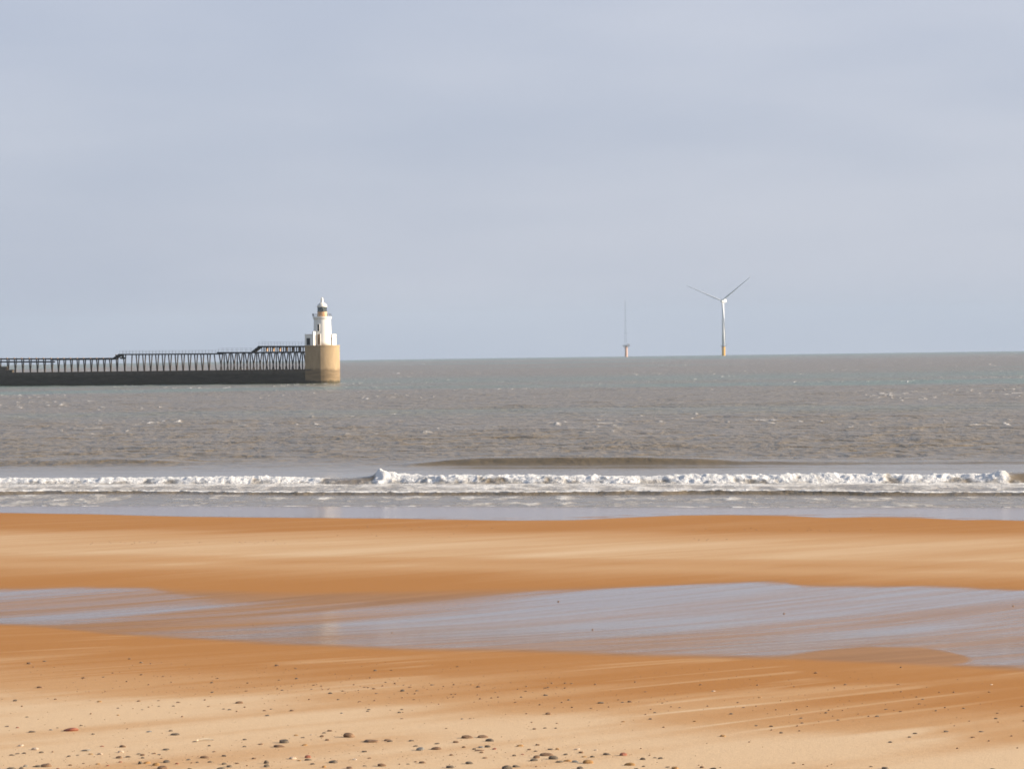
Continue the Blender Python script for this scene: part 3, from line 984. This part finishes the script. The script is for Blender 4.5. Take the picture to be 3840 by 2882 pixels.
def build_mast():
    d = 5900.0
    dz = -d * d / (2 * RE)
    b = at(2348.5, 1336, d); b.z = dz
    root = empty('met_mast', b)
    tag(root, 'thin grey lattice mast on an orange foot out at sea left of the turbine', 'mast')
    zp = at(2348, 1296, d).z - dz
    zt = at(2345, 1128, d).z - dz
    MB().lathe([(2.9, -20), (2.9, zp - 3), (3.4, zp - 0.5)], 18).build('foundation', M_org, root)
    pl = MB().obox((0, 0, zp), (7.0, 0, 0), (0, 6.0, 0), (0, 0, 0.6))
    pl.bar((-7, -6, zp + 1.8), (7, -6, zp + 1.8), 0.25); pl.bar((-7, 6, zp + 1.8), (7, 6, zp + 1.8), 0.25)
    for k in range(6):
        for yy in (-6, 6):
            pl.bar((-7 + 2.8 * k, yy, zp), (-7 + 2.8 * k, yy, zp + 1.8), 0.25)
    for sx in (-1, 1):
        pl.bar((sx * 6, -3, zp - 0.5), (sx * 2.5, -1, zp - 5), 0.5)
    pl.build('platform', M_gal, root)
    cb = MB().obox((4.2, -2.2, zp + 2.0), (2.6, 0, 0), (0, 2.2, 0), (0, 0, 1.5))
    cb.obox((4.2, -2.2, zp + 3.6), (2.8, 0, 0), (0, 2.4, 0), (0, 0, 0.12))
    cb.build('cabin', M_tw, root)
    ms = MB(); n = 26
    for k in range(n):
        z0 = zp + 0.5 + (zt - zp) * k / n; z1 = zp + 0.5 + (zt - zp) * (k + 1) / n
        r0 = 1.9 - 1.55 * k / n; r1 = 1.9 - 1.55 * (k + 1) / n
        c = [(-1, -1), (1, -1), (1, 1), (-1, 1)]
        for i in range(4):
            a_, b_ = c[i], c[(i + 1) % 4]
            ms.bar((a_[0] * r0 - 1, a_[1] * r0, z0), (a_[0] * r1 - 1, a_[1] * r1, z1), 0.16)
            ms.bar((a_[0] * r0 - 1, a_[1] * r0, z0), (b_[0] * r1 - 1, b_[1] * r1, z1), 0.08)
            ms.bar((a_[0] * r1 - 1, a_[1] * r1, z1), (b_[0] * r1 - 1, b_[1] * r1, z1), 0.08)
    ms.build('lattice', M_gal, root)
    for f_ in (0.28, 0.55, 0.8):
        z_ = zp + (zt - zp) * f_
        MB().bar((-5.5, 0, z_), (3.5, 0, z_), 0.22).build('boom', M_gal, root)


build_mast()


# ------------------------------------------------------------------ stones on the sand
def stone_mat(name, c1, c2):
    mt, t = mat(name)
    tc = t.n('ShaderNodeTexCoord').outputs['Object']
    oi = t.n('ShaderNodeObjectInfo').outputs['Random']
    v = t.n('ShaderNodeVectorMath', operation='ADD')
    t.put(v.inputs[0], tc); t.put(v.inputs[1], t.math('MULTIPLY', oi, 40.0))
    n = t.noise(v.outputs[0], (1, 1, 1), 4.0, 0.65, s=2.2)
    f_ = t.noise(v.outputs[0], (1, 1, 1), 3.0, 0.7, s=14.0)
    c = t.mix(t.rng(n, 0.3, 0.72), c1, c2)
    c = t.mix(t.rng(f_, 0.45, 0.8, 0, 0.4), c, tuple(0.4 * q for q in c1))
    t.out(t.bsdf(c, 0.75, 0.3, normal=t.bump(f_, 0.4, 0.05)))
    return mt


SM = {'d': stone_mat('dark_stone', (0.105, 0.085, 0.066), (0.22, 0.165, 0.11)),
      'b': stone_mat('brown_stone', (0.17, 0.10, 0.058), (0.28, 0.17, 0.095)),
      'o': stone_mat('ochre_stone', (0.33, 0.17, 0.06), (0.42, 0.25, 0.10)),
      'r': stone_mat('red_stone', (0.30, 0.10, 0.06), (0.36, 0.16, 0.10)),
      'g': stone_mat('grey_stone', (0.20, 0.19, 0.17), (0.29, 0.26, 0.22)),
      'p': stone_mat('pale_stone', (0.50, 0.38, 0.27), (0.58, 0.46, 0.35))}
CN = {'d': 'dark grey', 'b': 'brown', 'o': 'ochre', 'r': 'reddish', 'g': 'grey', 'p': 'pale'}


def stone_mesh(seed, sq, ang):
    import bmesh
    bm = bmesh.new()
    bmesh.ops.create_icosphere(bm, subdivisions=3, radius=1.0)
    rg = random.Random(seed)
    pl = []
    for _ in range(ang):
        nv = Vector((rg.gauss(0, 1), rg.gauss(0, 1), rg.gauss(0, 0.7))).normalized()
        pl.append((nv, rg.uniform(0.62, 0.88)))
    ph = [(Vector((rg.gauss(0, 1), rg.gauss(0, 1), rg.gauss(0, 1))) * 1.6, rg.uniform(0, 6.28)) for _ in range(5)]
    for v in bm.verts:
        p = v.co.copy()
        for nv, dd in pl:
            e = p.dot(nv) - dd
            if e > 0: p -= nv * e * 0.85
        p *= 1 + 0.055 * sum(math.sin(p.dot(k) + f_) for k, f_ in ph)
        v.co = Vector((p.x, p.y * 0.8, p.z * sq))
    me = bpy.data.meshes.new('stone')
    bm.to_mesh(me); bm.free()
    me.polygons.foreach_set('use_smooth', [True] * len(me.polygons))
    w_ = max(v.co.x for v in me.vertices) - min(v.co.x for v in me.vertices)
    for v in me.vertices: v.co /= w_
    me.materials.append(SM['d'])
    return me


SHAPES = [stone_mesh(s, q, a) for s, q, a in ((1, 0.62, 5), (2, 0.7, 9), (3, 0.55, 7), (4, 0.8, 6), (5, 0.65, 10), (6, 0.5, 4))]

# (x, y, width, colour) as measured in four strips of the foreground; strips are 960 photograph pixels wide
ST = {0: '105,870,50,d 150,858,40,d 210,856,40,d 355,850,42,d 455,850,25,b 180,788,50,p 60,622,48,d 150,635,35,r 278,668,60,d 440,655,30,g 497,635,28,d 610,646,120,r 700,616,36,d 805,692,30,d 1100,645,26,b 1290,668,46,g 1475,665,36,d 1510,690,70,d 1680,755,40,d 1808,792,30,d 2115,738,38,d 2112,800,36,d 1060,796,62,b 880,795,34,r 1437,820,60,d 735,826,80,g 785,862,40,o 595,884,34,d 670,874,26,d 1030,893,55,b 1110,886,48,d 1200,862,36,d 1230,872,40,b 1235,898,30,d 1330,858,40,b 1375,866,30,d 1440,930,60,d 1210,945,36,d 1270,937,60,o 1350,955,60,o 1400,982,90,b 1530,947,30,r 1630,912,40,d 1770,888,80,b 1850,843,30,b 1935,880,40,d 2195,902,40,b 2050,945,34,b 1705,935,30,d 1655,945,24,r 1815,932,40,d 1940,950,44,d 1985,970,50,d 1910,990,80,d 1640,990,40,d 2135,970,24,g 1395,900,26,b 100,983,70,d 185,988,40,d 220,968,40,g 295,970,26,o 332,968,50,d 400,960,90,b 500,990,30,r 610,960,34,b 725,945,26,b 845,950,36,o 930,965,26,r 1040,932,32,r 865,862,46,p 1040,845,50,p 300,820,60,p '
         '250,80,50,b 385,60,40,d 290,117,20,d 1220,72,42,d 1302,88,20,d 893,198,28,d 1225,178,40,b 1410,198,24,b 1480,248,20,b 1828,247,32,d 1833,330,38,d 2130,318,38,b 1880,210,30,b 1835,200,16,b 720,205,50,b 345,283,70,b 975,163,28,b 910,325,28,b 130,402,46,d 480,390,34,b 860,408,50,o 1200,405,42,b 1370,402,30,b 1540,415,48,b 1770,402,24,d 2070,415,80,b 1020,467,28,d 1230,480,26,d 1150,475,16,b 1285,463,22,b 1372,450,28,d 1500,448,34,d 1800,453,30,b 1935,475,30,d 1985,478,40,d 2045,500,22,d 2115,460,26,b 190,457,24,b 233,542,36,d 785,522,24,o 1020,528,30,o 1575,547,26,b 1095,243,24,b 1285,270,24,o 2140,250,30,b 1120,40,40,b',
      1: '40,775,46,b 245,755,85,d 205,790,95,b 420,785,50,o 405,720,36,d 345,700,40,o 475,697,28,p 570,712,40,b 615,743,36,b 635,662,42,b 590,680,36,d 800,705,90,b 990,742,120,b 1140,740,58,b 1160,752,50,d 1340,747,46,d 1380,793,46,d 1420,822,75,g 1555,812,85,b 1565,770,46,d 1645,642,28,b 1825,712,95,b 1960,710,85,b 2020,743,75,d 1725,760,50,b 1795,805,34,b 1930,825,80,b 2060,820,38,r 1950,802,50,g 2000,798,50,d 1885,822,34,d 1980,895,46,b 1840,940,65,d 1440,935,60,b 1315,950,30,d 1240,957,22,d 1680,975,70,d 1090,960,70,b 940,965,34,d 810,982,55,b 670,930,75,d 935,840,48,d 980,897,36,b 450,910,62,d 490,950,38,d 370,918,36,o 320,897,60,p 90,940,45,d 95,970,50,d 590,975,36,o 855,908,40,p 2170,988,100,d 1380,930,30,b 1950,850,36,b 1685,873,30,b 450,890,50,r '
         '130,475,30,d 75,487,40,b 310,487,50,b 100,528,50,d 350,213,32,d 200,225,30,b 180,97,50,b 345,125,30,b 1030,142,40,d 1170,138,34,b 1740,108,30,b 985,210,20,p 1120,243,28,d 500,268,34,b 525,268,16,p 480,303,28,d 185,305,22,d 225,312,30,d 565,282,22,b 640,337,50,d 625,310,20,b 575,310,18,b 750,318,36,b 885,318,18,b 845,270,22,b 935,285,34,b 1020,297,40,b 970,295,24,b 1095,280,26,b 1200,260,26,b 1040,338,34,d 1265,317,50,d 1390,316,36,d 1375,348,26,d 1310,343,18,b 1520,265,40,d 1275,267,28,b 1330,285,40,b 1710,270,26,b 1865,263,36,o 1920,283,46,b 1620,285,20,b 710,392,36,d 460,397,26,b 895,408,36,b 1025,407,24,b 1265,382,20,b 1365,393,30,b 1690,353,24,b 1725,352,22,b 1705,375,20,b 1660,385,18,b 2070,330,28,b 2035,380,28,b 2093,377,24,b 1937,392,26,b 975,478,40,d 965,495,36,d 1260,478,36,d 1240,503,44,d 1270,508,18,p 1260,556,34,b 1780,560,30,g 1850,556,30,b 740,510,30,g 1580,437,20,b 1915,357,18,b',
      2: '70,790,60,o 220,785,36,b 150,825,34,b 205,838,34,d 335,820,50,d 390,822,30,o 560,820,55,p 600,850,44,b 295,862,110,b 215,890,56,b 190,913,70,d 355,897,80,d 410,926,70,d 465,868,40,d 475,917,68,o 545,928,60,g 625,885,40,o 695,886,44,d 660,932,85,o 820,862,65,d 965,868,62,r 1130,908,48,d 1235,895,30,d 1283,900,46,d 1018,950,92,o 1138,970,30,d 1345,975,42,d 1410,985,60,o 1740,990,60,d 35,968,62,d 90,865,30,r 20,877,36,d 590,985,60,d 1075,992,40,d 210,978,24,b 1615,965,20,b 1640,980,34,b 1800,985,20,b 1190,880,24,b 1115,820,22,d 725,828,30,p '
         '515,253,32,d 460,253,34,b 345,257,24,b 310,287,30,d 290,293,34,b 125,285,22,b 120,320,34,b 50,308,20,b 457,300,24,b 720,268,26,b 1065,247,24,b 1155,325,30,b 290,353,50,d 80,373,28,d 30,415,34,b 240,443,24,b 432,423,26,d 490,397,34,d 765,417,70,d 920,395,28,b 955,415,36,d 1020,410,50,b 1300,422,28,b 1450,462,28,d 685,467,36,b 520,466,26,b 370,464,28,b 310,515,60,b 125,520,22,b 1235,505,36,d 1200,483,24,b 1195,560,40,d 1155,527,24,b 960,582,44,o 1310,638,26,b 170,595,22,d 390,598,32,b 195,645,44,b 285,638,44,d 380,642,28,d 1630,265,36,b 1740,318,40,p 1955,418,34,b 2000,460,38,d 1893,515,44,d 2110,617,36,d 2110,453,20,b 2120,273,24,b 2140,375,36,o 1820,707,50,o 2050,765,22,b 1580,578,40,o 1690,455,24,b 1375,460,20,b 835,462,20,b',
      3: '30,622,44,d 30,662,24,b 112,682,30,d 255,626,26,b 295,594,34,d 285,552,42,d 272,668,26,b 70,486,24,b 250,486,26,b 340,457,18,b 500,508,30,d 525,490,24,b 605,568,36,d 560,540,16,b 645,492,20,b 780,522,18,d 870,543,26,b 943,535,50,d 1020,476,40,d 1090,490,18,b 1145,494,40,b 1450,490,28,d 1285,370,28,b 1340,388,36,d 1310,430,40,b 1530,467,24,b 1690,467,34,d 1985,510,34,b 1970,556,40,d 1990,585,28,o 2195,450,36,b 2207,582,20,b 1740,583,20,b 1610,623,18,b 1270,685,40,d 1225,717,30,d 1540,668,48,d 1845,668,42,d 1770,718,40,b 2105,712,26,b 1910,755,24,b 1055,760,36,d 1635,820,24,b 2155,815,20,b 225,940,34,b 305,960,24,b 515,973,22,b 550,957,20,b 890,972,30,d 1015,985,60,d 1945,992,50,d 1910,328,28,b 1605,335,24,b 1480,335,20,b 1150,330,24,b 1125,262,36,b 670,263,36,b 575,297,22,b 225,287,18,b 1930,263,34,p 1150,120,26,p 110,407,16,b 410,163,40,b'}
# landmarks: (strip, x, y) -> (full label, short name used to find its neighbours)
LM = {(0, 610, 646): ('long thin reddish stone lying flat and alone on the pale sand at left', 'the long thin reddish stone'),
      (0, 278, 668): ('dark grey stone on the pale sand below left of the long thin reddish stone', 'the dark stone near the left edge'),
      (0, 1060, 796): ('rounded brown stone standing clear just above the stony strip at lower left', 'the lone rounded brown stone'),
      (0, 1437, 820): ('dark grey domed stone behind the big brown stone cut by the bottom edge', 'the dark dome at lower left'),
      (0, 400, 960): ('broad brown stone in the dark cluster at the bottom left corner', 'the broad brown corner stone'),
      (0, 150, 858): ('dark grey stone, middle one of three touching in a row near the left edge', 'the row of three dark stones'),
      (0, 1400, 982): ('big brown stone cut by the bottom edge at lower left with an ochre stone behind', 'the big brown bottom edge stone'),
      (0, 1770, 888): ('flat brown slab between the dark dome and the upright stone at lower left', 'the flat brown slab'),
      (0, 2115, 738): ('dark grey pebble right of the pale stick on the smooth sand', 'the dark pebble right of the stick'),
      (1, 990, 742): ('longest brown slab lying on the smooth pale sand left of centre', 'the longest brown slab'),
      (1, 205, 790): ('wide brown stone with a dark stone resting right behind it, at lower left', 'the wide brown stone of the pair'),
      (1, 420, 785): ('ochre stone with a long shadow right of the brown and dark pair', 'the ochre stone with long shadow'),
      (1, 1555, 812): ('fat brown domed stone standing by itself near the bottom centre', 'the fat brown dome'),
      (1, 1825, 712): ('brown domed stone, left one of two in line above the centre cluster', 'the left one of two brown domes'),
      (1, 1930, 825): ('brown stone in the middle of the tight cluster below the two brown domes', 'the brown cluster stone'),
      (1, 1840, 940): ('dark grey stone with a long shadow to its left near the bottom centre', 'the dark long shadow stone'),
      (1, 670, 930): ('knobbly dark grey stone near the bottom edge left of centre', 'the knobbly dark stone'),
      (1, 450, 910): ('dark grey stone with a reddish stone just behind it near the bottom', 'the dark and reddish pair'),
      (1, 1090, 960): ('low brown stone close to the bottom edge left of the brown bottom stones', 'the low brown stone'),
      (2, 295, 862): ('long brown slab at the back of the stone cluster right of centre', 'the long brown cluster slab'),
      (2, 965, 868): ('rust red wedge shaped stone right of the big cluster', 'the rust red wedge'),
      (2, 1018, 950): ('bright ochre domed stone below the rust red wedge', 'the bright ochre dome'),
      (2, 660, 932): ('ochre slab at the right front of the stone cluster', 'the ochre slab'),
      (2, 545, 928): ('grey stone between the ochre stones at the front of the cluster', 'the grey cluster stone'),
      (2, 35, 968): ('dark grey rounded stone at the bottom edge just right of centre', 'the dark bottom centre stone'),
      (3, 1015, 985): ('dark grey domed stone alone on the bottom edge right of centre', 'the lone dark bottom dome'),
      (0, 1828, 247): ('dark pebble on the orange slope above the wide brown one at left', 'the upper dark pebble at left'),
      (0, 345, 283): ('wide low brown pebble on the orange slope near the left edge', 'the low brown pebble at left'),
      (0, 1220, 72): ('dark pebble high on the orange slope just below the wet sand at left', 'the highest dark pebble at left'),
      (0, 2070, 415): ('widest brown pebble on the middle of the slope at left of centre', 'the widest slope pebble'),
      (1, 640, 337): ('wide dark pebble among the scattered specks on the slope left of centre', 'the wide dark slope pebble'),
      (1, 1265, 317): ('dark pebble in the thickest scatter of specks near the picture centre', 'the centre scatter pebble'),
      (2, 765, 417): ('widest dark pebble on the slope right of centre', 'the widest dark pebble right of centre'),
      (2, 515, 253): ('dark pebble close under the wet sand right of centre', 'the upper dark pebble right of centre'),
      (2, 310, 515): ('wide flat brown pebble on the slope right of centre', 'the flat brown slope pebble'),
      (2, 2000, 460): ('dark pebble above another dark one on the slope at right', 'the upper of two dark right pebbles'),
      (3, 30, 622): ('darkest pebble with its lit side ochre, low on the right slope', 'the darkest right slope pebble'),
      (3, 943, 535): ('broad dark pebble on the damp slope toward the right', 'the broad dark right pebble'),
      (3, 1340, 388): ('dark pebble high on the damp slope at right', 'the high right pebble'),
      (3, 1970, 556): ('dark pebble with an ochre one below it near the right edge', 'the dark and ochre edge pebbles'),
      (3, 1270, 685): ('dark pebble paired with a smaller one low on the right slope', 'the paired low right pebble'),
      (3, 1540, 668): ('wide dark pebble low on the damp sand near the right edge', 'the wide low right pebble')}


def build_stones():
    S = []
    for st, txt in ST.items():
        for tok in txt.split():
            a = tok.split(',')
            x, y, w_ = float(a[0]), float(a[1]), float(a[2])
            S.append(dict(key=(st, int(x), int(y)), px=960 * st + x * 0.434, py=2450 + y * 0.434, w=w_ * 0.434, c=a[3]))
    S.sort(key=lambda s: -(s['w'] + (100 if s['key'] in LM else 0)))
    big, rest = S[:300], S[300:]
    lms = [(s['px'], s['py'], LM[s['key']]) for s in big if s['key'] in LM]
    groups = {}
    for s in big:
        if s['key'] in LM:
            s['label'] = LM[s['key']][0]; continue
        j = min(range(len(lms)), key=lambda i: math.hypot(lms[i][0] - s['px'], 2.2 * (lms[i][1] - s['py'])))
        dx, dy = s['px'] - lms[j][0], 2.2 * (s['py'] - lms[j][1])
        if abs(dx) > abs(dy): rel = 'right of' if dx > 0 else 'left of'
        else: rel = 'in front of' if dy > 0 else 'behind'
        groups.setdefault((CN[s['c']], rel, lms[j][2][1]), []).append((math.hypot(dx, dy), s))
    OD = ['nearest', 'second', 'third', 'fourth', 'fifth', 'sixth', 'seventh', 'eighth', 'ninth', 'tenth']
    for (c, rel, nm), g in groups.items():
        g.sort(key=lambda q: q[0])
        for i, (_, s) in enumerate(g):
            sz = 'stone' if s['w'] > 22 else 'pebble'
            pre = '' if len(g) == 1 else OD[min(i, 9)] + ' '
            s['label'] = f'{pre}{c} pebble {rel} {nm}' if len(g) > 1 else f'single {c} {sz} {rel} {nm}'
    rng = random.Random(8)
    proto = bpy.data.objects.new('stone', SHAPES[0])
    for i, s in enumerate(big):
        wpx, py = s['w'], s['py']
        x, y = unproject(s['px'], py + 0.16 * wpx)
        W_ = wpx * y / F * (1.06 if s['py'] > 2730 else 0.82)
        flat = s['key'] in ((0, 610, 646), (0, 1510, 690), (0, 735, 826), (1, 990, 742), (2, 295, 862), (2, 765, 417)) or wpx > 33 and rng.random() < 0.3
        if i == 0: o = proto
        else: o = proto.copy()
        o.data = SHAPES[rng.randrange(len(SHAPES))]
        COL.objects.link(o)
        hs = rng.uniform(0.75, 1.2) * (0.46 if flat else 0.74)
        if s['key'] in ((0, 1210, 945), (1, 90, 940)): hs = 1.7
        W2 = W_ * (1.0 if not flat else 1.05)
        dpt = rng.uniform(0.85, 1.25)
        o.scale = (W2, W2 * dpt, W2 * hs)
        o.rotation_euler = (rng.uniform(-0.12, 0.12), rng.uniform(-0.14, 0.14), rng.choice((0, math.pi)) + rng.uniform(-0.5, 0.5))
        zl = [v.co.z for v in o.data.vertices]
        hh = (max(zl) - min(zl)) * W2 * hs
        o.location = (x, y, float(ground(x, y)) + hh * (0.5 - 0.38) )
        o.material_slots[0].link = 'OBJECT'
        o.material_slots[0].material = SM[s['c']]
        tag(o, s['label'], 'stone', 'stones scattered over the near sand')
    # specks too small to tell apart
    P = MB()
    def speck(x, y, w_):
        z = float(ground(x, y))
        a0 = rng.uniform(0, 6.28)
        vs_ = []
        for k in range(7):
            a = a0 + 6.283 * k / 7
            vs_.append((x + w_ * 0.5 * math.cos(a) * rng.uniform(0.8, 1.1), y + w_ * 0.45 * math.sin(a), z - 0.004))
        for k in range(7):
            a = a0 + 6.283 * k / 7
            vs_.append((x + w_ * 0.36 * math.cos(a), y + w_ * 0.32 * math.sin(a), z + w_ * rng.uniform(0.26, 0.36)))
        vs_.append((x, y, z + w_ * rng.uniform(0.36, 0.48)))
        P.add(vs_, [(k, (k + 1) % 7, 7 + (k + 1) % 7, 7 + k) for k in range(7)] + [(7 + k, 7 + (k + 1) % 7, 14) for k in range(7)])
    for s in rest:
        x, y = unproject(s['px'], s['py'])
        speck(x, y, s['w'] * y / F)
    for px, py, n, sx, sy in ((640, 2034, 26, 190, 3), (1000, 2034, 12, 60, 4), (1560, 1976, 16, 160, 4), (2900, 1986, 26, 140, 3), (2600, 2022, 10, 60, 3), (1450, 2004, 10, 160, 10),
                              (1100, 2570, 110, 500, 35), (1500, 2590, 110, 420, 40), (2300, 2620, 90, 420, 50), (3300, 2630, 90, 420, 45), (400, 2590, 90, 380, 60), (1900, 2530, 60, 900, 25),
                              (600, 2850, 150, 520, 26), (1400, 2840, 130, 460, 34), (2150, 2830, 90, 240, 34), (1500, 2770, 40, 560, 30), (300, 2740, 30, 300, 40), (900, 2480, 30, 600, 20)):
        for _ in range(n):
            a, b = rng.gauss(px, sx), rng.gauss(py, sy)
            if b < 1965 or b > 2890: continue
            x, y = unproject(a, b)
            speck(x, y, rng.uniform(2.2, 5.5) * y / F)
    for px, py, w_ in ((2094, 2255, 9), (2222, 2360, 9), (2940, 2300, 8), (3800, 2272, 9), (1470, 2372, 7), (950, 2345, 7)):
        x, y = unproject(px, py); speck(x, y, w_ * y / F)
    o = P.build('pebbles', SM['b'])
    tag(o, 'tiny brown pebbles and shell specks strewn over the sand', 'pebbles', kind='stuff')
    # the pale stick
    x, y = unproject(770, 2778)
    z = float(ground(x, y)) + 0.008
    L = 62 * y / F
    mb = MB(); seg = 9; vs_ = []
    for i in range(seg):
        t = i / (seg - 1); r_ = 0.011 * (1 - 0.6 * abs(2 * t - 0.9)) + 0.002
        cx, cy, cz = (t - 0.5) * L, 0.02 * math.sin(3 * t), 0.006 + 0.008 * math.sin(3.1 * t)
        for k in range(8):
            a = 2 * math.pi * k / 8
            vs_.append((cx, cy + r_ * math.cos(a), cz + r_ * math.sin(a)))
    fs_ = [(i * 8 + k, i * 8 + (k + 1) % 8, (i + 1) * 8 + (k + 1) % 8, (i + 1) * 8 + k) for i in range(seg - 1) for k in range(8)]
    mb.add(vs_, fs_ + [tuple(range(8)), tuple((seg - 1) * 8 + k for k in range(7, -1, -1))])
    o = mb.build('stick', simple('bleached_wood', (0.72, 0.62, 0.46), (0.62, 0.5, 0.35), 8.0), None, True)
    o.location = (x, y, z)
    tag(o, 'short bleached stick lying on the pale sand at lower left', 'stick')


build_stones()


# ------------------------------------------------------------------ sea haze
def build_haze():
    mb = MB().obox((0, 8000, 105), (16500, 0, 0), (0, 8800, 0), (0, 0, 135))
    mt = bpy.data.materials.new('haze_air'); mt.use_nodes = True
    t = NT(mt.node_tree)
    v = t.n('ShaderNodeVolumePrincipled')
    v.inputs['Color'].default_value = (0.56, 0.70, 0.86, 1)
    v.inputs['Density'].default_value = 4.5e-5
    v.inputs['Anisotropy'].default_value = 0.0
    o = t.n('ShaderNodeOutputMaterial')
    t.t.links.new(v.outputs[0], o.inputs['Volume'])
    tag(mb.build('haze', mt), kind='stuff')


build_haze()
